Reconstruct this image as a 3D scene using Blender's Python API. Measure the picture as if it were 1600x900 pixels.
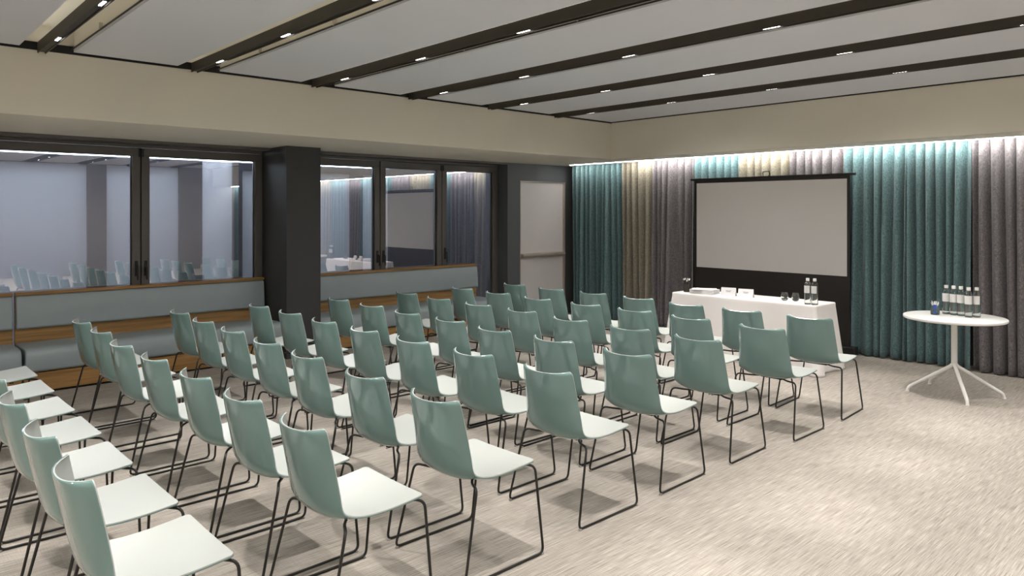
import bpy, math, random
from mathutils import Vector, Matrix
random.seed(7)
R = math.radians
scene = bpy.context.scene
for o in list(bpy.data.objects):
    bpy.data.objects.remove(o, do_unlink=True)
COL = scene.collection

# ---------------------------------------------------------------- camera
F_PX, CAM_H, YAW = 1134.0, 1.75, 47.35
cam_d = bpy.data.cameras.new('camera')
cam = bpy.data.objects.new('camera', cam_d)
COL.objects.link(cam)
cam.location = (0, 0, CAM_H)
cam.rotation_euler = (R(90), 0, R(YAW))
cam_d.sensor_width = 36.0
cam_d.lens = F_PX / 1600 * 36.0
cam_d.shift_y = -(450 - 330.5) / 1600
cam_d.clip_start = 0.02
scene.camera = cam

# ---------------------------------------------------------------- world, exposure
w = bpy.data.worlds.new('world')
scene.world = w
w.use_nodes = True
w.node_tree.nodes['Background'].inputs[0].default_value = (0.80, 0.88, 1.0, 1)
w.node_tree.nodes['Background'].inputs[1].default_value = 11.0
scene.view_settings.view_transform = 'Standard'
scene.view_settings.look = 'None'
scene.view_settings.gamma = 1
scene.view_settings.use_curve_mapping = False
scene.view_settings.exposure = 0.28
SPOT_W = 105.0            # narrow beam of each five-cell ceiling downlight
WIDE_FILL_W = 38.0            # added wide fill light beside about every other downlight
SPOT_COL = (1.0, 0.955, 0.90)
COVE = 75.0               # LED line above the curtains
SLOT_FILL = 3.0            # added glow on top of each ceiling beam, brightens the slots

# ---------------------------------------------------------------- helpers
CA, SA = math.cos(R(YAW)), math.sin(R(YAW))
def at(px, py, z):
    """photo pixel -> point on the horizontal plane of height z"""
    d = F_PX * (CAM_H - z) / (py - 330.5)
    r = (px - 800) / F_PX * d
    return Vector((CA * r - SA * d, SA * r + CA * d, z))

def nodes(name):
    m = bpy.data.materials.new(name)
    m.use_nodes = True
    nt = m.node_tree
    return m, nt, nt.nodes['Principled BSDF']

def mat(name, col, rough=0.5, metal=0.0, var=0.0, vscale=8.0, bump=0.0, bscale=200.0, coat=0.0, spec=0.5):
    m, nt, b = nodes(name)
    b.inputs['Base Color'].default_value = (*col, 1)
    b.inputs['Roughness'].default_value = rough
    b.inputs['Metallic'].default_value = metal
    b.inputs['Specular IOR Level'].default_value = spec
    if coat:
        b.inputs['Coat Weight'].default_value = coat
        b.inputs['Coat Roughness'].default_value = 0.05
    tc = nt.nodes.new('ShaderNodeTexCoord')
    if var:
        n = nt.nodes.new('ShaderNodeTexNoise')
        n.inputs['Scale'].default_value = vscale
        n.inputs['Detail'].default_value = 4
        nt.links.new(tc.outputs['Object'], n.inputs['Vector'])
        mx = nt.nodes.new('ShaderNodeMixRGB')
        mx.inputs[1].default_value = (*[c * (1 - var) for c in col], 1)
        mx.inputs[2].default_value = (*[min(1, c * (1 + var)) for c in col], 1)
        nt.links.new(n.outputs['Fac'], mx.inputs[0])
        nt.links.new(mx.outputs[0], b.inputs['Base Color'])
    if bump:
        n2 = nt.nodes.new('ShaderNodeTexNoise')
        n2.inputs['Scale'].default_value = bscale
        nt.links.new(tc.outputs['Object'], n2.inputs['Vector'])
        bp = nt.nodes.new('ShaderNodeBump')
        bp.inputs['Strength'].default_value = bump
        bp.inputs['Distance'].default_value = 0.002
        nt.links.new(n2.outputs['Fac'], bp.inputs['Height'])
        nt.links.new(bp.outputs[0], b.inputs['Normal'])
    return m

def emis(name, col, strength):
    m, nt, b = nodes(name)
    b.inputs['Base Color'].default_value = (*col, 1)
    b.inputs['Emission Color'].default_value = (*col, 1)
    b.inputs['Emission Strength'].default_value = strength
    return m

def ramp(nt, stops):
    r = nt.nodes.new('ShaderNodeValToRGB')
    el = r.color_ramp.elements
    while len(el) < len(stops):
        el.new(0.5)
    for e, (p, c) in zip(el, stops):
        e.position = p
        e.color = (*c, 1)
    return r

def noise(nt, vec, scale, detail=3, sc=(1, 1, 1)):
    mp = nt.nodes.new('ShaderNodeMapping')
    mp.inputs['Scale'].default_value = sc
    nt.links.new(vec, mp.inputs['Vector'])
    n = nt.nodes.new('ShaderNodeTexNoise')
    n.inputs['Scale'].default_value = scale
    n.inputs['Detail'].default_value = detail
    nt.links.new(mp.outputs[0], n.inputs['Vector'])
    return n.outputs['Fac']

def math_node(nt, op, a, b):
    n = nt.nodes.new('ShaderNodeMath')
    n.operation = op
    for i, v in enumerate((a, b)):
        if isinstance(v, (int, float)):
            n.inputs[i].default_value = v
        else:
            nt.links.new(v, n.inputs[i])
    return n.outputs[0]

def carpet_mat():
    m, nt, b = nodes('carpet_weave')
    tc = nt.nodes.new('ShaderNodeTexCoord').outputs['Object']
    a = noise(nt, tc, 1.0, 3, (260, 6.0, 1))      # long threads, running along Y
    c = noise(nt, tc, 1.0, 2, (110, 2.5, 1))
    d = noise(nt, tc, 1.0, 2, (9, 240, 1))     # short cross threads
    e = noise(nt, tc, 1.6, 3)
    s = math_node(nt, 'MULTIPLY', a, 0.58)
    s = math_node(nt, 'ADD', s, math_node(nt, 'MULTIPLY', c, 0.20))
    s = math_node(nt, 'ADD', s, math_node(nt, 'MULTIPLY', d, 0.16))
    s = math_node(nt, 'ADD', s, math_node(nt, 'MULTIPLY', e, 0.06))
    r = ramp(nt, [(0.34, (0.19, 0.170, 0.150)), (0.50, (0.345, 0.312, 0.280)), (0.66, (0.50, 0.462, 0.42))])
    nt.links.new(s, r.inputs[0])
    nt.links.new(r.outputs[0], b.inputs['Base Color'])
    b.inputs['Roughness'].default_value = 0.95
    b.inputs['Specular IOR Level'].default_value = 0.1
    bp = nt.nodes.new('ShaderNodeBump')
    bp.inputs['Strength'].default_value = 0.35
    bp.inputs['Distance'].default_value = 0.003
    nt.links.new(s, bp.inputs['Height'])
    nt.links.new(bp.outputs[0], b.inputs['Normal'])
    return m

def fabric_mat(name, dark, light):
    m, nt, b = nodes(name)
    tc = nt.nodes.new('ShaderNodeTexCoord').outputs['Object']
    a = noise(nt, tc, 1.0, 4, (260, 260, 150))
    c = noise(nt, tc, 1.0, 2, (60, 60, 40))
    s = math_node(nt, 'ADD', math_node(nt, 'MULTIPLY', a, 0.75), math_node(nt, 'MULTIPLY', c, 0.25))
    r = ramp(nt, [(0.38, dark), (0.62, light)])
    nt.links.new(s, r.inputs[0])
    nt.links.new(r.outputs[0], b.inputs['Base Color'])
    b.inputs['Roughness'].default_value = 0.7
    b.inputs['Sheen Weight'].default_value = 0.25
    b.inputs['Specular IOR Level'].default_value = 0.3
    return m

def wood_mat():
    m, nt, b = nodes('oak_veneer')
    tc = nt.nodes.new('ShaderNodeTexCoord').outputs['Object']
    a = noise(nt, tc, 1.0, 4, (40, 1.6, 40))
    r = ramp(nt, [(0.3, (0.25, 0.135, 0.045)), (0.55, (0.36, 0.205, 0.075)), (0.75, (0.44, 0.26, 0.10))])
    nt.links.new(a, r.inputs[0])
    nt.links.new(r.outputs[0], b.inputs['Base Color'])
    b.inputs['Roughness'].default_value = 0.42
    return m

def coated_glass():
    m, nt, b = nodes('coated_window_glass')
    nt.nodes.remove(b)
    out = nt.nodes['Material Output']
    tr = nt.nodes.new('ShaderNodeBsdfTransparent')
    tr.inputs[0].default_value = (0.86, 0.89, 0.92, 1)
    gl = nt.nodes.new('ShaderNodeBsdfGlossy')
    gl.inputs['Roughness'].default_value = 0.0
    gl.inputs['Color'].default_value = (0.95, 0.93, 0.95, 1)
    fr = nt.nodes.new('ShaderNodeFresnel')
    fr.inputs[0].default_value = 1.5
    f = math_node(nt, 'ADD', fr.outputs[0], 0.28)
    mx = nt.nodes.new('ShaderNodeMixShader')
    nt.links.new(f, mx.inputs[0])
    nt.links.new(tr.outputs[0], mx.inputs[1])
    nt.links.new(gl.outputs[0], mx.inputs[2])
    nt.links.new(mx.outputs[0], out.inputs['Surface'])
    return m

def clear_glass(name, col=(1, 1, 1), ior=1.45):
    m, nt, b = nodes(name)
    b.inputs['Base Color'].default_value = (*col, 1)
    b.inputs['Roughness'].default_value = 0.0
    b.inputs['Transmission Weight'].default_value = 1.0
    b.inputs['IOR'].default_value = ior
    return m

M = dict(
    beige=mat('beige_wall_paint', (0.74, 0.70, 0.595), 0.8, var=0.03, vscale=1.5),
    pale=mat('mid_grey_wall_paint', (0.36, 0.36, 0.38), 0.8),
    panel=mat('light_grey_ceiling_panel', (0.66, 0.68, 0.72), 0.75, var=0.02, vscale=2),
    black=mat('black_gap_shade_and_plinth', (0.008, 0.008, 0.008), 0.8),
    bronze=mat('dark_bronze_beam', (0.040, 0.034, 0.026), 0.5, var=0.1),
    frame=mat('charcoal_brown_aluminium', (0.115, 0.106, 0.098), 0.45, var=0.05),
    pillar=mat('charcoal_paint', (0.042, 0.043, 0.045), 0.55, var=0.05, vscale=2),
    doorwall=mat('slate_charcoal_paint', (0.10, 0.108, 0.118), 0.6, var=0.05, vscale=2),
    door=mat('pale_grey_door_laminate', (0.68, 0.65, 0.65), 0.45, var=0.02),
    steel=mat('brushed_champagne_steel', (0.55, 0.49, 0.43), 0.35, metal=0.5),
    handle=mat('black_handle', (0.012, 0.011, 0.010), 0.35),
    carpet=carpet_mat(),
    wood=wood_mat(),
    vinyl=mat('blue_grey_upholstery', (0.31, 0.37, 0.40), 0.42, var=0.06, vscale=5, bump=0.05, bscale=300),
    teal=fabric_mat('teal_curtain_fabric', (0.035, 0.080, 0.088), (0.19, 0.305, 0.325)),
    sand=fabric_mat('sand_curtain_fabric', (0.12, 0.108, 0.082), (0.40, 0.37, 0.30)),
    plum=fabric_mat('plum_grey_curtain_fabric', (0.058, 0.052, 0.057), (0.285, 0.265, 0.28)),
    shell_out=mat('sage_green_gloss_shell', (0.145, 0.240, 0.230), 0.05, coat=0.5),
    shell_in=mat('off_white_matt_shell', (0.42, 0.445, 0.43), 0.42),
    rod=mat('black_steel_rod', (0.012, 0.010, 0.009), 0.35),
    glide=mat('clear_plastic_glide', (0.35, 0.33, 0.30), 0.3),
    cloth=mat('white_table_linen', (0.88, 0.85, 0.84), 0.85, var=0.02, vscale=3),
    white=mat('white_powder_coat', (0.80, 0.79, 0.77), 0.35),
    screen=mat('white_projection_fabric', (0.62, 0.60, 0.59), 0.9),
    screen_black=mat('black_screen_border', (0.014, 0.010, 0.008), 0.55, var=0.3, vscale=1.5),
    screen_metal=mat('black_aluminium', (0.012, 0.012, 0.012), 0.4),
    glass=coated_glass(),
    bottle=clear_glass('clear_bottle_glass', (0.97, 0.99, 0.98)),
    water=clear_glass('water', (0.98, 1, 1), 1.33),
    label=mat('white_paper_label', (0.75, 0.75, 0.74), 0.7, var=0.08, vscale=90),
    cap=mat('white_screw_cap', (0.82, 0.82, 0.80), 0.4),
    paper=mat('white_paper', (0.80, 0.78, 0.80), 0.8),
    print=mat('grey_print', (0.35, 0.37, 0.36), 0.8),
    pen_blue=mat('blue_pen_plastic', (0.05, 0.14, 0.55), 0.3),
    smoke=mat('dark_smoked_cup', (0.035, 0.028, 0.022), 0.15),
    petal=mat('white_pen_tip', (0.85, 0.85, 0.83), 0.5),
    blind=mat('pale_outer_blind', (0.62, 0.63, 0.66), 0.7, var=0.04, vscale=2),
    blind_bright=mat('white_outer_wall', (0.88, 0.90, 0.95), 0.7),
    outer=mat('dark_outer_frame', (0.060, 0.060, 0.075), 0.5),
    ground=mat('grey_paving', (0.25, 0.25, 0.25), 0.9, var=0.1),
    cove=emis('cove_led', (1.0, 0.97, 0.93), COVE),
    cell=emis('led_cell', (1.0, 0.97, 0.92), 12.0),
    slot_fill=emis('slot_fill_glow', (1.0, 0.96, 0.88), SLOT_FILL),
)

class MB:
    def __init__(s):
        s.v, s.f, s.mi = [], [], []
    def add(s, vs, fs, mi=0):
        o = len(s.v)
        s.v += [tuple(p) for p in vs]
        s.f += [tuple(i + o for i in f) for f in fs]
        s.mi += [mi] * len(fs)
    def box(s, x0, x1, y0, y1, z0, z1, mi=0, rot=None):
        c = Vector(((x0 + x1) / 2, (y0 + y1) / 2, (z0 + z1) / 2))
        vs = [Vector((x, y, z)) for z in (z0, z1) for y in (y0, y1) for x in (x0, x1)]
        if rot is not None:
            vs = [rot @ (p - c) + c for p in vs]
        s.add(vs, [(0, 2, 3, 1), (4, 5, 7, 6), (0, 1, 5, 4), (2, 6, 7, 3), (0, 4, 6, 2), (1, 3, 7, 5)], mi)
        return s
    def prism(s, pts, axis, a, b, mi=0):
        """closed polygon (2-D) swept along an axis from a to b"""
        n = len(pts)
        def P(p, t):
            return {'x': (t, p[0], p[1]), 'y': (p[0], t, p[1]), 'z': (p[0], p[1], t)}[axis]
        vs = [P(p, a) for p in pts] + [P(p, b) for p in pts]
        fs = [tuple(range(n))[::-1], tuple(range(n, 2 * n))]
        fs += [(i, (i + 1) % n, n + (i + 1) % n, n + i) for i in range(n)]
        s.add(vs, fs, mi)
        return s
    def lathe(s, prof, seg=20, c=(0, 0, 0), mi=0):
        vs, fs = [], []
        for r, z in prof:
            for k in range(seg):
                t = 2 * math.pi * k / seg
                vs.append((c[0] + r * math.cos(t), c[1] + r * math.sin(t), c[2] + z))
        n = len(prof)
        for i in range(n - 1):
            for k in range(seg):
                k2 = (k + 1) % seg
                fs.append((i * seg + k, i * seg + k2, (i + 1) * seg + k2, (i + 1) * seg + k))
        fs.append(tuple(range(seg))[::-1])
        fs.append(tuple((n - 1) * seg + k for k in range(seg)))
        s.add(vs, fs, mi)
        return s
    def tube(s, pts, r, seg=8, fillet=0.0, closed=False, mi=0, r1=None):
        P = [Vector(p) for p in pts]
        if fillet:
            Q = [P[0]]
            for a, b, c in zip(P, P[1:], P[2:]):
                u, v = (a - b), (c - b)
                t = min(fillet, u.length * 0.45, v.length * 0.45)
                u.normalize(); v.normalize()
                p0, p1 = b + u * t, b + v * t
                for k in range(6):
                    q = k / 5
                    Q.append((p0 * (1 - q) ** 2) + (b * 2 * q * (1 - q)) + (p1 * q * q))
            Q.append(P[-1])
            P = Q
        n = len(P)
        vs, fs = [], []
        prev = None
        for i in range(n):
            t = (P[min(i + 1, n - 1)] - P[max(i - 1, 0)]).normalized()
            if prev is None:
                a = Vector((0, 0, 1)) if abs(t.z) < 0.9 else Vector((1, 0, 0))
                nn = t.cross(a).normalized()
            else:
                nn = (prev - t * prev.dot(t)).normalized()
            prev = nn
            bb = t.cross(nn)
            rr = r if r1 is None else r + (r1 - r) * i / (n - 1)
            for k in range(seg):
                an = 2 * math.pi * k / seg
                vs.append(P[i] + nn * (rr * math.cos(an)) + bb * (rr * math.sin(an)))
        for i in range(n - 1):
            for k in range(seg):
                k2 = (k + 1) % seg
                fs.append((i * seg + k, i * seg + k2, (i + 1) * seg + k2, (i + 1) * seg + k))
        fs.append(tuple(range(seg))[::-1])
        fs.append(tuple((n - 1) * seg + k for k in range(seg)))
        s.add(vs, fs, mi)
        return s
    def mesh(s, name, mats, smooth=None):
        me = bpy.data.meshes.new(name)
        me.from_pydata(s.v, [], s.f)
        for m in (mats if isinstance(mats, (list, tuple)) else [mats]):
            me.materials.append(m)
        if any(s.mi):
            me.polygons.foreach_set('material_index', s.mi)
        me.update()
        if smooth:
            me.shade_smooth()
            me.set_sharp_from_angle(angle=R(smooth))
        return me
    def build(s, name, mats, parent=None, smooth=None, loc=None):
        return link(name, s.mesh(name, mats, smooth), parent, loc)

def link(name, me, parent=None, loc=None):
    o = bpy.data.objects.new(name, me)
    COL.objects.link(o)
    if parent is not None:
        o.parent = parent
    if loc is not None:
        o.location = loc
    return o

def bevel(o, wd, seg=2):
    b = o.modifiers.new('bevel', 'BEVEL')
    b.width = wd
    b.segments = seg
    b.limit_method = 'ANGLE'
    b.angle_limit = R(40)
    return o

def empty(name, loc=(0, 0, 0), rz=0.0):
    o = link(name, None)
    o.empty_display_size = 0.1
    o.location = loc
    o.rotation_euler = (0, 0, rz)
    return o

def tag(o, label=None, cat=None, group=None, kind=None):
    if label: o['label'] = label
    if cat: o['category'] = cat
    if group: o['group'] = group
    if kind: o['kind'] = kind
    return o

def struct(o, label=None, cat=None):
    return tag(o, label, cat, kind='structure')

# ---------------------------------------------------------------- room dimensions (metres)
XW = -8.80        # window plane (front of the frames)
XD = -8.57        # door wall, back edge of the soffit
XS = -6.97        # front of the left soffit
XR = 5.2          # right wall (out of view)
YB = -4.2         # wall behind the camera
YS = 8.43         # front of the soffit along the curtains
YC = 9.16         # curtain line
YW = 9.42         # wall behind the curtains
ZS = 2.53         # soffit underside
ZC = 3.08         # ceiling panels
ZT = 3.27         # top of the ceiling void

# ---------------------------------------------------------------- shell of the room
struct(MB().box(XW - 0.15, XR, YB, YW + 0.1, -0.12, 0).build('floor', M['carpet']),
       'pale beige woven carpet with fine streaks across the whole room', 'carpet')
ceiling = struct(MB().box(XS - 0.02, XR, YB, YS + 0.02, ZT, ZT + 0.12).build('ceiling', M['beige']),
                 'grey panelled ceiling with long beige light slots', 'ceiling')
struct(MB().box(XR, XR + 0.12, YB, YW + 0.1, -0.1, ZT + 0.1).build('wall_right', M['pale']),
       'plain grey wall on the right side of the room', 'wall')
struct(MB().box(XW - 0.2, XR + 0.12, YB - 0.12, YB, -0.1, ZT + 0.1).build('wall_rear', M['beige']),
       'plain beige wall at the rear of the room', 'wall')
struct(MB().box(XW - 0.2, XR + 0.12, YW, YW + 0.12, -0.1, ZT + 0.1).build('wall_back', M['doorwall']),
       'dark wall hidden behind the long curtains', 'wall')
# soffits: beige bulkheads around the ceiling
struct(MB().box(XD, XS, YB, YW, ZS, ZT + 0.1).build('wall_upper_left', M['beige']),
       'deep beige bulkhead above the windows and the bench', 'bulkhead')
struct(MB().box(XS, XR, YS, 8.985, ZS, ZT + 0.1).build('wall_upper_back', M['beige']),
       'deep beige bulkhead above the coloured curtains', 'bulkhead')
struct(MB().box(XS, XR, 8.985, YW, 2.72, ZT + 0.1).build('curtain_recess', M['beige']))
# black strips on the bulkheads, put in as the shade of a gap around the panels
struct(MB().box(XS, XS + 0.012, YB, YS, ZC - 0.016, ZC + 0.05).build('gap_shade_1', M['black']))
struct(MB().box(XS, XR, YS - 0.012, YS, ZC - 0.012, ZC + 0.05).build('gap_shade_2', M['black']))
# wall around the door, dark pocket above the windows, pillar
D0, D1, DZ = 8.07, 9.14, 2.25
wl = MB()
wl.box(XW - 0.2, XD, 7.80, D0, 0, ZS)
wl.box(XW - 0.2, XD, D0, D1, DZ, ZS)
wl.box(XW - 0.2, XD, D1, YW, 0, ZS)
struct(wl.build('wall_left', M['doorwall']), 'dark slate wall around the pale grey door', 'wall')
struct(MB().box(XW - 0.2, XD, YB, 7.80, ZS - 0.03, ZT + 0.1).build('trim_3', M['frame']))
struct(MB().box(XW - 0.2, XW, YB, -0.40, 0, ZS).build('wall_left_rear', M['doorwall']))
pil = MB().box(XW - 0.2, -8.13, 3.86, 4.30, 0, ZS).build('pillar', M['pillar'])
struct(pil, 'square dark charcoal pillar between the two window benches', 'pillar')

# ---------------------------------------------------------------- ceiling panels, beams and downlights
BEAM_Y = [1.19 + 1.21 * k for k in range(-4, 6)]
edges = []
for y in BEAM_Y:
    edges.append((y - 0.155, y + 0.225))
lo = [YB] + [b for a, b in edges]
hi = [a for a, b in edges] + [YS - 0.022]
for y0, y1 in zip(lo, hi):
    mb = MB()
    mb.box(XS + 0.028, XR, y0, y1, ZC, ZC + 0.03, 0)
    mb.box(XS + 0.028, XR, y0 + 0.004, y1 - 0.004, ZC + 0.03, ZT, 1)
    mb.build('ceiling_panel', [M['panel'], M['beige']], ceiling)
ords = ['tenth', 'ninth', 'eighth', 'seventh', 'sixth', 'fifth', 'fourth', 'third', 'second', 'first']
cell_me = MB().box(-0.009, 0.009, -0.009, 0.009, -0.003, 0.0).mesh('led_cell', M['cell'])
mod_me = MB().box(-0.075, 0.075, -0.017, 0.017, -0.002, 0.010).mesh('spot_module', M['rod'])
clip_me = MB().box(-0.006, 0.006, -0.012, 0.012, 0, 0.05).mesh('clip', M['steel'])
lamp_d = bpy.data.lights.new('downlight', 'SPOT')
lamp_d.energy = SPOT_W
lamp_d.color = SPOT_COL
lamp_d.spot_size = R(52)
lamp_d.spot_blend = 0.6
lamp_d.shadow_soft_size = 0.02
wide_d = bpy.data.lights.new('wide_fill', 'SPOT')  # added fill for the walls, not a fixture of its own
wide_d.energy = WIDE_FILL_W
wide_d.color = SPOT_COL
wide_d.spot_size = R(168)
wide_d.spot_blend = 1.0
wide_d.shadow_soft_size = 0.06
for i, y in enumerate(BEAM_Y):
    b = empty('light_beam', (XS, y, ZC - 0.038))
    tag(b, 'dark bronze ceiling light beam, %s from the curtain wall' % ords[i], 'light beam', 'ceiling light beams')
    L = XR - XS
    MB().box(0.005, L, -0.03, -0.022, 0, 0.085).box(0.005, L, 0.022, 0.03, 0, 0.085).box(0.005, L, -0.022, 0.022, 0.012, 0.085).build('beam_body', M['bronze'], b)
    MB().box(0.05, L, -0.015, 0.015, 0.086, 0.091).build('slot_fill_strip', M['slot_fill'], b)  # added glowing strip to lighten the slot lining
    MB().tube([(0.05, 0.205, 0.052), (L, 0.205, 0.052)], 0.007, 6).build('cable_rail', M['rod'], b)
    for k in range(9):
        x = 0.63 + 1.27 * k
        if x > L - 0.3:
            break
        mo = link('spot_module', mod_me, b, (x, 0, 0.010))
        for q in range(5):
            link('led_cell', cell_me, mo, (-0.052 + 0.026 * q, 0, -0.002))
        link('clip', clip_me, b, (x + 0.35, 0.205, 0.05))
        lo_ = bpy.data.objects.new('downlight', lamp_d)
        COL.objects.link(lo_)
        lo_.parent = b
        lo_.location = (x, 0, -0.012)
        if (k + i) % 2 == 0 and k > 0 or k == 1:
            lw = bpy.data.objects.new('wide_fill', wide_d)
            COL.objects.link(lw)
            lw.parent = b
            lw.location = (x, 0, -0.014)

# LED line at the back edge of the curtain soffit
tag(MB().box(XD + 0.25, XR - 0.05, 8.986, 9.000, ZS - 0.004, ZS + 0.022).build('cove_light', M['cove']),
    'thin bright light line above the curtains', 'light strip')

# ---------------------------------------------------------------- windows
def window(n, y0, bounds, y1, handles, label):
    """fixed outer frame y0..y1 with sashes between the bounds; every sash has a pane"""
    wroot = struct(empty('window_%d' % n, (XW, y0, 0)), label, 'window')
    z0, z1 = 0.06, ZS - 0.03
    o = MB()
    L = y1 - y0
    o.box(-0.10, 0, 0, L, z1 - 0.035, z1)
    o.box(-0.10, 0, 0, L, 0, z0)
    o.box(-0.10, 0, 0, 0.03, z0, z1 - 0.035)
    o.box(-0.10, 0, L - 0.03, L, z0, z1 - 0.035)
    for yb in bounds[1:-1]:
        o.box(-0.10, -0.03, yb - y0 - 0.02, yb - y0 + 0.02, z0, z1 - 0.035)
    bevel(o.build('outer_frame', M['frame'], wroot), 0.003, 1)
    for i, (a, b) in enumerate(zip(bounds, bounds[1:])):
        a, b = a - y0 + 0.006, b - y0 - 0.006
        zt, zb, t = z1 - 0.04, z0 + 0.005, 0.085
        s = MB()
        for (ya, yb, za, zc) in ((a, b, zt - t, zt), (a, b, zb, zb + t + 0.03), (a, a + t, zb + t + 0.03, zt - t), (b - t, b, zb + t + 0.03, zt - t)):
            s.box(-0.075, 0.012, ya, yb, za, zc)
        so = bevel(s.build('sash', M['frame'], wroot), 0.004, 1)
        MB().box(-0.045, -0.037, a + t - 0.005, b - t + 0.005, zb + t + 0.025, zt - t + 0.005).build('pane', M['glass'], so)
        g = MB()
        g.box(-0.036, -0.022, a + t - 0.001, a + t + 0.008, zb + t + 0.03, zt - t)
        g.box(-0.036, -0.022, b - t - 0.008, b - t + 0.001, zb + t + 0.03, zt - t)
        g.box(-0.036, -0.022, a + t, b - t, zt - t - 0.008, zt - t + 0.001)
        g.build('gasket', M['handle'], so)
        for side in handles[i]:
            yy = (b - t / 2) if side > 0 else (a + t / 2)
            h = MB()
            h.box(0.012, 0.024, yy - 0.016, yy + 0.016, 1.03, 1.20)
            h.tube([(0.02, yy, 1.13), (0.065, yy, 1.13), (0.065, yy, 0.99)], 0.010, 8, 0.02)
            bevel(h.build('handle', M['handle'], so, smooth=40), 0.002, 1)
        hb = MB()
        yy = (b - 0.012) if side_hinge(i) else (a + 0.012)
        hb.box(0.012, 0.026, yy - 0.009, yy + 0.009, zt - 0.10, zt - 0.01)
        hb.box(0.012, 0.026, yy - 0.009, yy + 0.009, 0.25, 0.34)
        hb.build('hinge', M['handle'], so)
    return wroot
def side_hinge(i):
    return i % 2 == 1
window(1, -0.40, [-0.37, 1.03, 2.45, 3.85], 3.86, [(), (1,), (-1,)],
       'wide dark framed window doors behind the long bench left of the pillar')
window(2, 4.30, [4.33, 5.57, 6.66, 7.77], 7.80, [(1,), (-1,), (-1,)],
       'three dark framed window doors between the pillar and the grey door')

# outside: a second glazed front with pale blinds, seen through the panes
XO = -9.55
def outer(name, y0, y1, z0, z1, m, x=XO, d=0.06):
    return MB().box(x - d, x, y0, y1, z0, z1).build(name, m)
og = struct(MB().box(-11.0, XW - 0.15, YB, YW + 2, -0.14, -0.02).build('outside_ground', M['ground']))
segs = [(-3.0, -0.6, 'blind'), (-0.42, 2.08, 'blind'), (2.28, 3.10, 'blind'), (3.38, 3.78, 'blind_bright'), (3.90, 5.53, 'blind'), (5.73, 6.2, 'blind')]
fo = struct(empty('outer_facade', (XO, 0, 0)), 'pale blinds and dark posts beyond the windows', 'facade')
prev = -3.2
for a, b, k in segs:
    if a > prev:
        MB().box(-0.10, 0.03, prev, a, 0, 2.40).build('post', M['outer'], fo)
    MB().box(-0.05, -0.02, a, b, 0.0, 2.30 if k == 'blind' else 2.40).build('blind_panel', M[k], fo)
    if k == 'blind':
        MB().box(-0.08, 0.02, a, b, 2.30, 2.40).build('head_rail', M['outer'], fo)
    prev = b
MB().box(-0.10, 0.03, 6.2, 9.6, 0, 2.6).build('dark_wall', M['outer'], fo)

# ---------------------------------------------------------------- door
dr = struct(empty('door_1', (XD, D0, 0)), 'pale grey door with a steel push bar beside the curtains', 'door')
W = D1 - D0
bevel(MB().box(-0.075, -0.03, 0.012, W - 0.03, 0.006, DZ - 0.012).build('door_leaf', M['door'], dr), 0.002, 1)
MB().box(-0.2, 0.004, 0, 0.012, 0, DZ).box(-0.2, 0.004, W - 0.03, W, 0, DZ).box(-0.2, 0.004, 0.012, W - 0.03, DZ - 0.012, DZ).build('door_frame', M['steel'], dr)
pb = MB()
pb.prism([(-0.03, 0.995), (0.05, 1.005), (0.06, 1.03), (0.05, 1.055), (-0.03, 1.065)], 'y', 0.03, W - 0.05)
bevel(pb.build('push_bar', M['steel'], dr), 0.004, 2)

# ---------------------------------------------------------------- curtains
def curtain(x0, x1, m, label, seed):
    rnd = random.Random(seed)
    n = max(12, int((x1 - x0) / 0.010))
    zs = [0.012, 0.10, 0.3, 0.55, 0.8, 1.1, 1.4, 1.7, 1.95, 2.15, 2.3, 2.42, 2.50, 2.535, 2.57, 2.62]
    period = 0.118
    folds = int(round((x1 - x0) / period))
    amp = [rnd.uniform(0.75, 1.25) for _ in range(folds + 3)]
    shift = [rnd.uniform(-0.28, 0.28) for _ in range(folds + 3)]
    low = [rnd.uniform(0.35, 1.5) for _ in range(folds + 3)]
    wd = [rnd.uniform(0.65, 1.4) for _ in range(folds)]
    cum = [0.0]
    for v in wd:
        cum.append(cum[-1] + v / sum(wd))
    def fold_pos(u):
        for k in range(folds):
            if u <= cum[k + 1] or k == folds - 1:
                return k + min(1.0, (u - cum[k]) / (cum[k + 1] - cum[k]))
    vs, fs = [], []
    for z in zs:
        t = 1 - z / 2.6
        for i in range(n + 1):
            u = i / n
            q = fold_pos(u)
            k = int(q)
            fr = q - k
            a = (amp[k] * (1 - t) + low[k] * t) * (1 - fr) + (amp[k + 1] * (1 - t) + low[k + 1] * t) * fr
            sh = (shift[k] * (1 - fr) + shift[k + 1] * fr) * t * 1.6
            ph = 2 * math.pi * (q + sh)
            top = 0.45 + 0.55 * min(1, max(0, (2.60 - z) / 0.14))
            y = -math.cos(ph) * 0.060 * a * top - 0.010 * math.cos(2 * ph + 0.6) * (1 - t)
            if z > 2.42:
                y += 0.006 * math.sin(4 * ph)
            y += 0.02 * math.sin(u * 5 + seed) * t - 0.02 * t
            x = x0 + (x1 - x0) * u + 0.014 * math.sin(ph) * a * min(1, (u * (x1 - x0)) / 0.08, ((1 - u) * (x1 - x0)) / 0.08)
            vs.append((x, YC + y, z))
    for j in range(len(zs) - 1):
        for i in range(n):
            p = j * (n + 1) + i
            fs.append((p, p + 1, p + n + 2, p + n + 1))
    mb = MB()
    mb.add(vs, fs)
    o = mb.build('curtain', m, None, smooth=80)
    sm = o.modifiers.new('solidify', 'SOLIDIFY')
    sm.thickness = 0.004
    tag(o, label, 'curtain', 'floor length curtains along the back wall')
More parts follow.
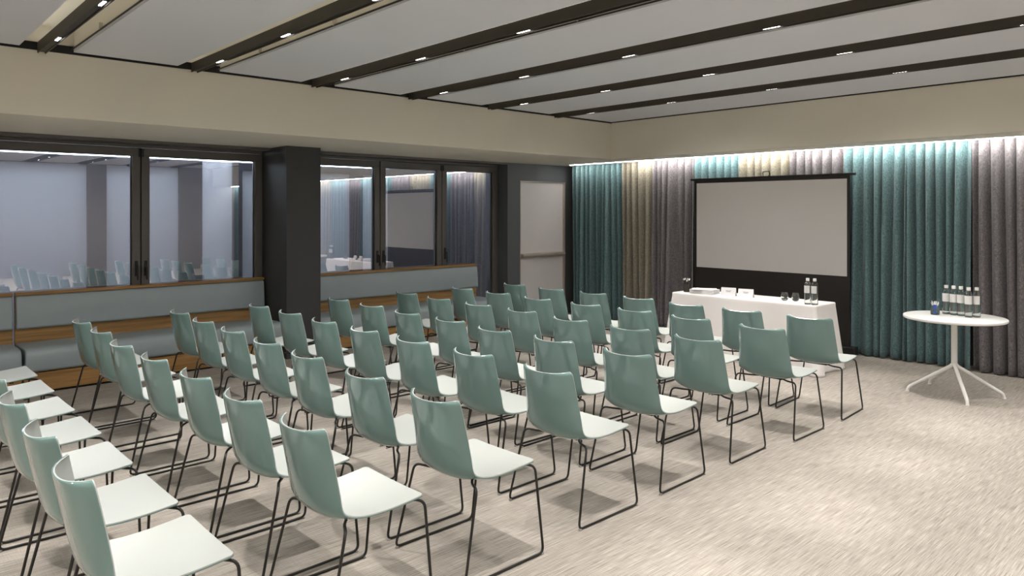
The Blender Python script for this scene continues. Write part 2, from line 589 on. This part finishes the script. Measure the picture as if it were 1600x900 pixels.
cb = [(-8.38, -7.84, 'teal', 'teal curtain nearest the pale grey door'),
      (-7.84, -7.30, 'teal', 'teal curtain second from the pale grey door'),
      (-7.30, -6.70, 'sand', 'sand coloured curtain left of the projection screen'),
      (-6.70, -5.97, 'plum', 'plum grey curtain at the left edge of the projection screen'),
      (-5.97, -5.25, 'teal', 'teal curtain mostly hidden behind the left part of the screen'),
      (-5.25, -4.51, 'sand', 'sand coloured curtain hidden behind the middle of the screen'),
      (-4.51, -3.81, 'plum', 'plum grey curtain hidden behind the right part of the screen'),
      (-3.81, -3.10, 'teal', 'teal curtain at the right edge of the projection screen'),
      (-3.10, -2.44, 'teal', 'teal curtain behind the round side table'),
      (-2.44, -1.74, 'plum', 'plum grey curtain at the right edge of the picture')]
x = -1.74
extra = ['teal', 'sand', 'plum']
i = 0
while x < XR - 0.3:
    cb.append((x, min(x + 0.72, XR - 0.02), extra[i % 3], '%s curtain, %s beyond the right picture edge' % ({'teal': 'teal', 'sand': 'sand coloured', 'plum': 'plum grey'}[extra[i % 3]], ['first', 'second', 'third', 'fourth', 'fifth', 'sixth', 'seventh', 'eighth', 'ninth', 'tenth', 'eleventh'][i])))
    x += 0.72
    i += 1
for i, (a, b, k, lab) in enumerate(cb):
    curtain(a + 0.004, b - 0.004, M[k], lab, i * 3 + 1)

# ---------------------------------------------------------------- window benches
def bench(y0, y1, label):
    b = tag(empty('window_bench', (XW + 0.02, y0, 0)), label, 'bench', 'upholstered benches under the windows')
    L = y1 - y0
    MB().box(0.03, 0.545, 0.01, L - 0.01, 0, 0.022).build('plinth', M['black'], b)
    bevel(MB().box(0.02, 0.565, 0, L, 0.022, 0.20).build('base_board', M['wood'], b), 0.003, 1)
    # seat cushion with a rounded front
    def rounded(pts, y_a, y_b, name):
        mb = MB()
        mb.prism(pts, 'y', y_a, y_b)
        o = mb.build(name, M['vinyl'], b, smooth=50)
        bevel(o, 0.014, 3)
        return o
    fr = [(0.06, 0.205), (0.555, 0.205), (0.60, 0.225), (0.618, 0.30), (0.615, 0.375), (0.60, 0.415), (0.565, 0.435), (0.50, 0.440), (0.06, 0.430)]
    rounded(fr, 0.006, L - 0.006, 'seat_cushion')
    bevel(MB().prism([(0.02, 0.20), (0.06, 0.20), (0.06, 0.58), (0.04, 0.905), (0.02, 0.905)], 'y', 0, L).build('back_board', M['wood'], b), 0.002, 1)
    bk = [(0.061, 0.575), (0.105, 0.570), (0.125, 0.585), (0.118, 0.70), (0.098, 0.885), (0.085, 0.900), (0.041, 0.900)]
    rounded(bk, 0.006, L - 0.006, 'back_cushion')
    bevel(MB().box(0.005, 0.088, 0, L, 0.905, 0.935).build('cap_rail', M['wood'], b), 0.003, 1)
bench(-1.35, 1.245, 'blue grey bench with oak trim cut off by the left picture edge')
bench(1.262, 3.835, 'long blue grey bench with oak trim ending at the dark pillar')
bench(4.315, 7.27, 'blue grey bench with oak trim between the dark pillar and the door')

# ---------------------------------------------------------------- chairs
def lerp_list(xs, t):
    n = len(xs) - 1
    k = min(int(t * n), n - 1)
    f = t * n - k
    return xs[k] * (1 - f) + xs[k + 1] * f
def catmull(P, t):
    n = len(P) - 1
    k = min(int(t * n), n - 1)
    f = t * n - k
    p1, p2 = P[k], P[k + 1]
    p0 = P[k - 1] if k else p1 * 2 - p2
    p3 = P[k + 2] if k + 2 <= n else p2 * 2 - p1
    return 0.5 * ((2 * p1) + (p2 - p0) * f + (2 * p0 - 5 * p1 + 4 * p2 - p3) * f * f + (3 * p1 - p0 - 3 * p2 + p3) * f ** 3)
PROF = [Vector(p) for p in ((-0.078, 0.832), (-0.060, 0.735), (-0.040, 0.640), (-0.020, 0.553), (0.000, 0.492), (0.036, 0.452),
                            (0.092, 0.434), (0.17, 0.430), (0.27, 0.438), (0.37, 0.453), (0.455, 0.468))]
HALF = [0.196, 0.203, 0.211, 0.219, 0.225, 0.229, 0.232, 0.236, 0.240, 0.243, 0.244]
SAG = [0.076, 0.078, 0.076, 0.070, 0.060, 0.048, 0.036, 0.025, 0.016, 0.009, 0.004]
def shell(d0, d1, name, m):
    """one skin of the seat shell: between the offsets d0 and d1 from the middle surface"""
    ts = [0, 0.002, 0.006, 0.012, 0.02] + [0.02 + 0.96 * k / 30 for k in range(1, 31)] + [0.988, 0.994, 0.998, 1.0]
    NU = 18
    layers = []
    total = 0.97
    for d in (d0, d1):
        rows = []
        for t in ts:
            c = catmull(PROF, t)
            e = 0.004
            ta = (catmull(PROF, min(1, t + e)) - catmull(PROF, max(0, t - e))).normalized()
            nrm = Vector((-ta.y, ta.x))          # (y, z): towards the sitter
            if nrm.x < 0 and t < 0.3:
                nrm = -nrm
            if nrm.y < 0 and t > 0.6:
                nrm = -nrm
            hw, sg = lerp_list(HALF, t), lerp_list(SAG, t)
            rad = 0.022
            for dist in (t * total, (1 - t) * total):
                if dist < rad:
                    hw = hw - rad + math.sqrt(max(0, rad * rad - (rad - dist) ** 2))
            row = []
            for k in range(NU + 1):
                u = -1 + 2 * k / NU
                u = math.copysign(abs(u) ** 0.9, u)
                bend = sg * (0.55 * u * u + 0.45 * u ** 4)
                ang = math.atan(sg * 2.0 * u / 0.2) * 0.8
                off = bend + d * math.cos(ang)
                row.append(Vector((u * hw - d * math.sin(ang), c.x + nrm.x * off, c.y + nrm.y * off)))
            rows.append(row)
        layers.append(rows)
    mb = MB()
    nr, nc = len(ts), NU + 1
    vs = [p for rows in layers for row in rows for p in row]
    o2 = nr * nc
    fs = []
    for j in range(nr - 1):
        for k in range(NU):
            p = j * nc + k
            fs.append((p, p + 1, p + nc + 1, p + nc))
            fs.append((o2 + p, o2 + p + nc, o2 + p + nc + 1, o2 + p + 1))
    for j in range(nr - 1):
        for k in (0, NU):
            p = j * nc + k
            f = (p, p + nc, o2 + p + nc, o2 + p)
            fs.append(f if k == 0 else f[::-1])
    for k in range(NU):
        p = k
        fs.append((p, o2 + p, o2 + p + 1, p + 1))
        p = (nr - 1) * nc + k
        fs.append((p, p + 1, o2 + p + 1, o2 + p))
    mb.add(vs, fs)
    me = mb.mesh(name, m, smooth=45)
    import bmesh
    bm = bmesh.new()
    bm.from_mesh(me)
    bmesh.ops.recalc_face_normals(bm, faces=bm.faces)
    bm.to_mesh(me)
    bm.free()
    return me
seat_me = shell(-0.0005, 0.0045, 'seat_shell', M['shell_in'])
back_me = shell(-0.0055, -0.0005, 'back_shell', M['shell_out'])
fr = MB()
for s in (-1, 1):
    fr.tube([(s * 0.085, 0.17, 0.418), (s * 0.16, 0.10, 0.420), (s * 0.252, 0.055, 0.428), (s * 0.283, -0.045, 0.0075), (s * 0.283, 0.475, 0.0075),
             (s * 0.222, 0.475, 0.436), (s * 0.15, 0.40, 0.441), (s * 0.085, 0.30, 0.424)], 0.0068, 8, 0.035)
frame_me = fr.mesh('sled_frame', M['rod'], smooth=60)
cr = MB()
for y in (0.165, 0.305):
    cr.box(-0.09, 0.09, y - 0.014, y + 0.014, 0.409, 0.423 if y < 0.2 else 0.428)
cr.box(-0.055, -0.035, 0.16, 0.31, 0.411, 0.421)
cr.box(0.035, 0.055, 0.16, 0.31, 0.411, 0.421)
cross_me = cr.mesh('under_seat_bracket', M['rod'])
glide_me = MB().lathe([(0.009, 0), (0.010, 0.004), (0.008, 0.010)], 8).mesh('foot_glide', M['glide'])

ROWS = ['front', 'second', 'third', 'fourth', 'fifth', 'sixth', 'seventh', 'rearmost']
COLS = ['first', 'second', 'third', 'fourth', 'fifth', 'sixth', 'seventh']
# middle of the two upper back corners of every chair, read from the photograph at height 0.80, by row and column
MID = [[(-2.97, 6.35), (-3.63, 6.34), (-4.25, 6.33), (-4.91, 6.40), (-5.57, 6.41), (-6.22, 6.38), (-6.92, 6.42)],
       [(-2.98, 5.52), (-3.68, 5.55), (-4.33, 5.59), (-4.95, 5.58), (-5.63, 5.56), (-6.33, 5.61), (-7.01, 5.62)],
       [(-3.05, 4.69), (-3.69, 4.70), (-4.35, 4.70), (-5.04, 4.77), (-5.69, 4.77), (-6.37, 4.78), (-7.04, 4.82)],
       [(-3.06, 3.87), (-3.75, 3.87), (-4.39, 3.85), (-5.03, 3.90), (-5.67, 3.89), (-6.36, 3.93), (-7.04, 3.94)],
       [(-3.06, 3.11), (-3.76, 3.11), (-4.43, 3.09), (-5.09, 3.08), (-5.73, 3.07), (-6.42, 3.09), (-7.09, 3.08)],
       [(-3.00, 2.23), (-3.69, 2.24), (-4.44, 2.26), (-5.10, 2.28), (-5.78, 2.30), (-6.45, 2.31), (-7.14, 2.34)],
       [(-3.02, 1.52), (-3.68, 1.52), (-4.35, 1.52), (-5.04, 1.50), (-5.71, 1.48), (-6.44, 1.52), (-7.11, 1.53)],
       [(-3.03, 0.64), (-3.69, 0.65), (-4.39, 0.65), (-5.07, 0.66), (-5.75, 0.66), (-6.44, 0.67), (-7.12, 0.68)]]
TURN = [[5, 2, 0, 2, 0, 3, -2], [-1, 1, 1, -1, 1, 2, 0], [1, 0, 2, -1, 0, -2, 0], [1, 1, -2, 0, -2, 2, 1],
        [-1, 1, 0, -1, -1, 1, 1], [0, 0, 0, 0, 0, 0, 1], [-1, 1, 0, 1, 0, 2, 1], [-1, 0, -1, 0, 1, 0, 0]]
K = 0.967
rnd = random.Random(3)
for r_, row in enumerate(MID):
    for c_, (mx, my) in enumerate(row):
        ch = empty('shell_chair', (mx * K, my * K, 0), R(TURN[r_][c_] * 0.6 + 0.6))
        where = 'the %s row' % ROWS[r_] if r_ in (0, 7) else 'the %s row from the front' % ROWS[r_]
        tag(ch, 'sage green shell chair, %s from the right end of %s' % (COLS[c_], where), 'chair', 'chairs set out in rows facing the screen')
        link('seat_shell', seat_me, ch)
        link('back_shell', back_me, ch)
        link('sled_frame', frame_me, ch)
        link('under_seat_bracket', cross_me, ch)
        for sx in (-0.283, 0.283):
            for sy in (-0.035, 0.465):
                link('foot_glide', glide_me, ch, (sx, sy, 0))

# ---------------------------------------------------------------- projection screen
sx0, sx1, sy = -5.92, -3.615, 8.95
sc = tag(empty('projection_screen', ((sx0 + sx1) / 2, sy, 0)), 'free standing white projection screen with a black border behind the table', 'screen')
hw = (sx1 - sx0) / 2
bevel(MB().box(-hw - 0.01, hw + 0.01, -0.055, 0.055, 0.015, 0.12).build('base_housing', M['screen_metal'], sc), 0.012, 2)
for s in (-1, 1):
    MB().box(s * (hw - 0.25) - 0.02, s * (hw - 0.25) + 0.02, -0.16, 0.09, 0, 0.016).build('foot', M['screen_metal'], sc)
wx0, wx1 = -5.825 - (sx0 + sx1) / 2, -3.720 - (sx0 + sx1) / 2
MB().box(wx0 - 0.035, wx1 + 0.035, -0.003, 0.003, 0.11, 2.19).build('black_backing', M['screen_black'], sc)
MB().box(wx0, wx1, -0.0055, -0.0032, 0.963, 2.150).build('screen_surface', M['screen'], sc)
bevel(MB().box(-hw, hw, -0.016, 0.016, 2.188, 2.218).build('top_bar', M['screen_metal'], sc), 0.004, 2)
MB().box(-0.02, 0.02, 0.012, 0.045, 0.1, 2.2).build('support_pole', M['screen_metal'], sc)
hk = at(1197, 268, 2.24)
MB().tube([(-0.045, 0, 2.215), (-0.05, 0, 2.275), (0.04, 0, 2.28), (0.05, 0, 2.235), (0.03, 0, 2.215)], 0.006, 6, 0.012).build('top_hook', M['screen_metal'], sc)

# ---------------------------------------------------------------- presenter table and cloth
tx0, tx1, ty0, ty1, tz = -5.33, -3.50, 7.63, 8.13, 0.735
tb = tag(empty('folding_table', ((tx0 + tx1) / 2, (ty0 + ty1) / 2, 0)), 'narrow folding table hidden under the white cloth', 'table')
tw, td = (tx1 - tx0) / 2, (ty1 - ty0) / 2
bevel(MB().box(-tw + 0.01, tw - 0.01, -td + 0.01, td - 0.01, tz - 0.03, tz).build('table_top', M['white'], tb), 0.004, 1)
for s in (-1, 1):
    lg = MB()
    lg.box(s * (tw - 0.22) - 0.025, s * (tw - 0.22) + 0.025, -0.03, 0.03, 0.05, tz - 0.03)
    lg.build('leg', M['white'], tb)
    bevel(MB().box(s * (tw - 0.22) - 0.03, s * (tw - 0.22) + 0.03, -0.24, 0.24, 0.005, 0.05).build('foot', M['white'], tb), 0.012, 2)
def tablecloth():
    per = []
    a, b, rc = tw + 0.004, td + 0.004, 0.03
    # perimeter with rounded corners, denser near the corners
    def side(p, q, n):
        return [(p[0] + (q[0] - p[0]) * k / n, p[1] + (q[1] - p[1]) * k / n) for k in range(n)]
    cs = [(a - rc, -b + rc, -90), (a - rc, b - rc, 0), (-a + rc, b - rc, 90), (-a + rc, -b + rc, 180)]
    pts = []
    for i, (cx, cy, a0) in enumerate(cs):
        for k in range(7):
            t = R(a0 + 15 * k)
            pts.append((cx + rc * math.cos(t), cy + rc * math.sin(t), math.cos(t), math.sin(t), 1.0 - abs(k - 3) / 3 * 0.35))
        nx, ny, na = cs[(i + 1) % 4]
        t = R(a0 + 90)
        p = (cx + rc * math.cos(t), cy + rc * math.sin(t))
        q = (nx + rc * math.cos(t), ny + rc * math.sin(t))
        n = 36 if i % 2 else 12
        for k in range(1, n):
            f = k / n
            e = min(f, 1 - f) * math.hypot(q[0] - p[0], q[1] - p[1])
            pts.append((p[0] + (q[0] - p[0]) * f, p[1] + (q[1] - p[1]) * f, math.cos(t), math.sin(t), 0.65 * math.exp(-e / 0.09)))
    rows = [(0.0, 0.006), (0.35, 0.005), (0.8, 0.001), (1.0, -0.008), (1.0, -0.03), (1, -0.12), (1, -0.24), (1, -0.36), (1, -0.48), (1, -0.58), (1, -0.66), (1, -0.71), (1, -0.732)]
    vs, fs = [], []
    n = len(pts)
    for j, (fin, dz) in enumerate(rows):
        t = max(0, -dz - 0.03) / 0.70
        for k, (x, y, nx, ny, cw) in enumerate(pts):
            fold = 0.010 * math.sin(k * 0.55) * t + 0.008 * math.sin(k * 1.13 + 1) * t * t
            flare = (0.018 + 0.10 * cw) * t + fold
            inset = (1 - fin) * 0.012
            vs.append((x + nx * (flare - inset), y + ny * (flare - inset), tz + dz))
    for j in range(len(rows) - 1):
        for k in range(n):
            k2 = (k + 1) % n
            fs.append((j * n + k, (j + 1) * n + k, (j + 1) * n + k2, j * n + k2))
    fs.append(tuple(range(n)))
    mb = MB()
    mb.add(vs, fs)
    o = mb.build('tablecloth', M['cloth'], None, smooth=60, loc=((tx0 + tx1) / 2, (ty0 + ty1) / 2, 0))
    so = o.modifiers.new('solidify', 'SOLIDIFY')
    so.thickness = 0.0015
    so.offset = -1
    tag(o, 'long white cloth draped over the presenter table to the floor', 'tablecloth')
tablecloth()
ZT_ = tz + 0.0065

# ---------------------------------------------------------------- bottles, glasses, papers
def bottle_meshes():
    out = [(0.004, 0.002), (0.030, 0.0), (0.034, 0.005), (0.0345, 0.02), (0.0345, 0.205), (0.033, 0.222), (0.026, 0.240), (0.0155, 0.250), (0.0145, 0.268)]
    inn = [(0.0115, 0.268), (0.0125, 0.249), (0.024, 0.237), (0.0305, 0.219), (0.0320, 0.203), (0.0320, 0.022), (0.030, 0.009), (0.003, 0.008)]
    g = MB().lathe(out + inn, 24).mesh('glass_body', M['bottle'], smooth=50)
    wa = MB().lathe([(0.003, 0.0088), (0.0295, 0.0096), (0.0316, 0.0225), (0.0316, 0.196), (0.003, 0.1962)], 24).mesh('water', M['water'], smooth=50)
    cp = MB().lathe([(0.0175, 0.255), (0.0178, 0.258), (0.0178, 0.282), (0.0165, 0.285)], 20).mesh('cap', M['cap'], smooth=40)
    lb = MB()
    seg, half = 12, R(62)
    vs, fs = [], []
    for z in (0.125, 0.205):
        for rr in (0.0348, 0.0352):
            for k in range(seg + 1):
                t = -half + 2 * half * k / seg
                vs.append((rr * math.sin(t), -rr * math.cos(t), z))
    n = seg + 1
    for k in range(seg):
        fs += [(n + k, n + k + 1, 3 * n + k + 1, 3 * n + k), (k, 2 * n + k, 2 * n + k + 1, k + 1)]
        fs += [(2 * n + k, 3 * n + k, 3 * n + k + 1, 2 * n + k + 1), (k, k + 1, n + k + 1, n + k)]
    fs += [(0, n, 3 * n, 2 * n), (n - 1, 3 * n - 1, 4 * n - 1, 2 * n - 1)]
    lb.add(vs, fs)
    l = lb.mesh('label', M['label'])
    return g, wa, cp, l
G_, W_, C_, L_ = bottle_meshes()
def bottle(p, label, group, rz):
    o = tag(empty('water_bottle', p, rz), label, 'bottle', group)
    link('glass_body', G_, o); link('water', W_, o); link('cap', C_, o); link('label', L_, o)
cam_yaw = lambda p: math.atan2(-p.x, p.y)      # turns a bottle so that its label looks at the camera
for px, py, lab in ((1262, 475.5, 'clear water bottle on the white cloth, left of the pair'), (1273, 476.5, 'clear water bottle on the white cloth, right of the pair')):
    p = at(px, py, ZT_)
    bottle(p, lab, 'water bottles on the presenter table', cam_yaw(p) - 0.5)
tum_me = MB().lathe([(0.022, 0.0), (0.034, 0.010), (0.043, 0.035), (0.043, 0.05), (0.033, 0.092), (0.0315, 0.092), (0.041, 0.05), (0.041, 0.036), (0.032, 0.013), (0.003, 0.010)], 24).mesh('tumbler', M['bottle'], smooth=50)
for px, py, lab in ((1226, 469.5, 'stemless drinking glass on the white cloth, left of the pair'), (1243, 470.5, 'stemless drinking glass on the white cloth, beside the two bottles')):
    o = link('drinking_glass', tum_me, None, at(px, py, ZT_))
    tag(o, lab, 'glass', 'drinking glasses on the presenter table')
# tent cards
def card(px, py, label):
    p = at(px, py, ZT_)
    o = tag(empty('name_card', p, cam_yaw(p) * 0.45), label, 'name card', 'folded name cards on the presenter table')
    t = MB()
    a, h, d = 0.088, 0.098, 0.035
    t.prism([(-d, 0), (-d + 0.0015, 0), (0.0007, h - 0.003), (d - 0.0015, 0), (d, 0), (0.0007, h)], 'x', -a, a)
    t.build('folded_card', M['paper'], o)
    sl = math.atan2(d, h)
    rot = Matrix.Rotation(-sl, 3, 'X')
    q = MB()
    for x0, x1, zz in ((-0.03, 0.035, 0.062), (-0.022, 0.028, 0.05)):
        yy = -d * (1 - zz / h) - 0.0012
        q.box(x0, x1, yy - 0.0004, yy + 0.0004, zz - 0.003, zz + 0.003, rot=rot)
    q.build('printed_line', M['print'], o)
card(1138.5, 462.0, 'folded white name card on the cloth, nearer the paper stack')
card(1165.5, 464.5, 'folded white name card on the cloth, nearer the drinking glasses')
# paper stack, each wad lying a little askew
p = at(1101, 458.5, ZT_)
ps = tag(empty('paper_stack', p, 0.12), 'thick stack of white papers on the table beside the dark cup', 'papers')
rnd = random.Random(11)
for k in range(6):
    rot = Matrix.Rotation(rnd.uniform(-0.08, 0.08), 3, 'Z')
    MB().box(-0.15, 0.15, -0.105, 0.105, 0.009 * k, 0.009 * k + 0.0082, rot=rot).build('paper_wad', M['paper'], ps)
MB().box(-0.148, 0.148, -0.104, 0.104, 0.054, 0.0565, rot=Matrix.Rotation(0.5, 3, 'Z')).build('top_sheet', M['paper'], ps)
# dark cup with white tipped pens
p = at(1073, 456, ZT_)
cu = tag(empty('pen_cup', p), 'dark cup of white tipped pens at the left end of the table', 'cup')
MB().lathe([(0.036, 0), (0.040, 0.003), (0.042, 0.10), (0.039, 0.10), (0.037, 0.006), (0.003, 0.006)], 20).build('cup', M['smoke'], cu, smooth=50)
rnd = random.Random(5)
for k in range(7):
    t = k * 0.9
    x, y = 0.028 * math.cos(t), 0.028 * math.sin(t)
    h = rnd.uniform(0.135, 0.155)
    pn = MB().tube([(x * 0.4, y * 0.4, 0.008), (x * 1.25, y * 1.25, h)], 0.004, 6).build('pen', M['smoke'], cu)
    MB().lathe([(0.003, 0), (0.009, 0.006), (0.010, 0.014), (0.004, 0.022)], 8, (x * 1.25, y * 1.25, h - 0.004)).build('pen_tip', M['petal'], pn, smooth=60)

# ---------------------------------------------------------------- round side table
c = at(1491, 495, 0.74)
st = tag(empty('round_table', (c.x, c.y, 0), 0.0), 'white round pedestal table with four splayed legs by the curtains', 'table')
bevel(MB().lathe([(0.425, 0.716), (0.435, 0.722), (0.435, 0.738), (0.430, 0.742)], 64).build('table_top', M['white'], st, smooth=40), 0.002, 1)
MB().lathe([(0.027, 0.27), (0.027, 0.700), (0.07, 0.708), (0.07, 0.717)], 24).build('column', M['white'], st, smooth=40)
MB().tube([(0.06, -0.02, 0.70), (0.14, -0.03, 0.685)], 0.007, 8).build('tilt_lever', M['white'], st)
hubz = 0.28
for px, py in ((1418, 611), (1465, 605), (1557, 622), (1512, 634)):
    q = at(px, py, 0.0)
    dv = Vector((q.x - c.x, q.y - c.y, 0))
    dv = dv.normalized() * min(0.44, max(0.40, dv.length))
    lg = MB().tube([(0, 0, hubz + 0.02), tuple(dv * 0.06 + Vector((0, 0, hubz - 0.01))), tuple(dv * 0.97 + Vector((0, 0, 0.045))), tuple(dv + Vector((0, 0, 0.012)))], 0.020, 10, 0.03, r1=0.014)
    lo2 = lg.build('leg', M['white'], st, smooth=50)
    MB().lathe([(0.016, 0), (0.017, 0.004), (0.013, 0.014)], 12, tuple(dv)).build('foot_pad', M['white'], lo2)
TZ = 0.7425
spots = [(1478.5, 490.5), (1490, 492.0), (1501.5, 493.3), (1513.5, 495.6), (1526, 495.8)]
nm = ['leftmost', 'second from left', 'middle', 'second from right', 'rightmost']
for (px, py), s in zip(spots, nm):
    p = at(px, py, TZ)
    bottle(p, 'clear water bottle on the round table, %s of the five' % s, 'water bottles on the round table', cam_yaw(p) - 0.25)
p = at(1461, 491.5, TZ)
pg = tag(empty('pen_glass', p), 'drinking glass full of blue and white pens on the round table', 'pen holder')
MB().lathe([(0.036, 0.0), (0.039, 0.003), (0.042, 0.090), (0.040, 0.090), (0.0365, 0.010), (0.003, 0.009)], 24).build('tumbler', M['bottle'], pg, smooth=50)
rnd = random.Random(9)
for k in range(9):
    t = 2 * math.pi * k / 9 + rnd.uniform(-0.2, 0.2)
    r0, r1 = rnd.uniform(0.004, 0.02), 0.034
    a = Vector((-r0 * math.cos(t), -r0 * math.sin(t), 0.0125))
    b = Vector((r1 * math.cos(t), r1 * math.sin(t), rnd.uniform(0.115, 0.14)))
    pn = MB().tube([a, a.lerp(b, 0.72)], 0.0042, 8).build('pen', M['pen_blue'], pg, smooth=60)
    MB().tube([a.lerp(b, 0.72), b], 0.0045, 8, r1=0.003).build('pen_cap', M['petal'], pn, smooth=60)
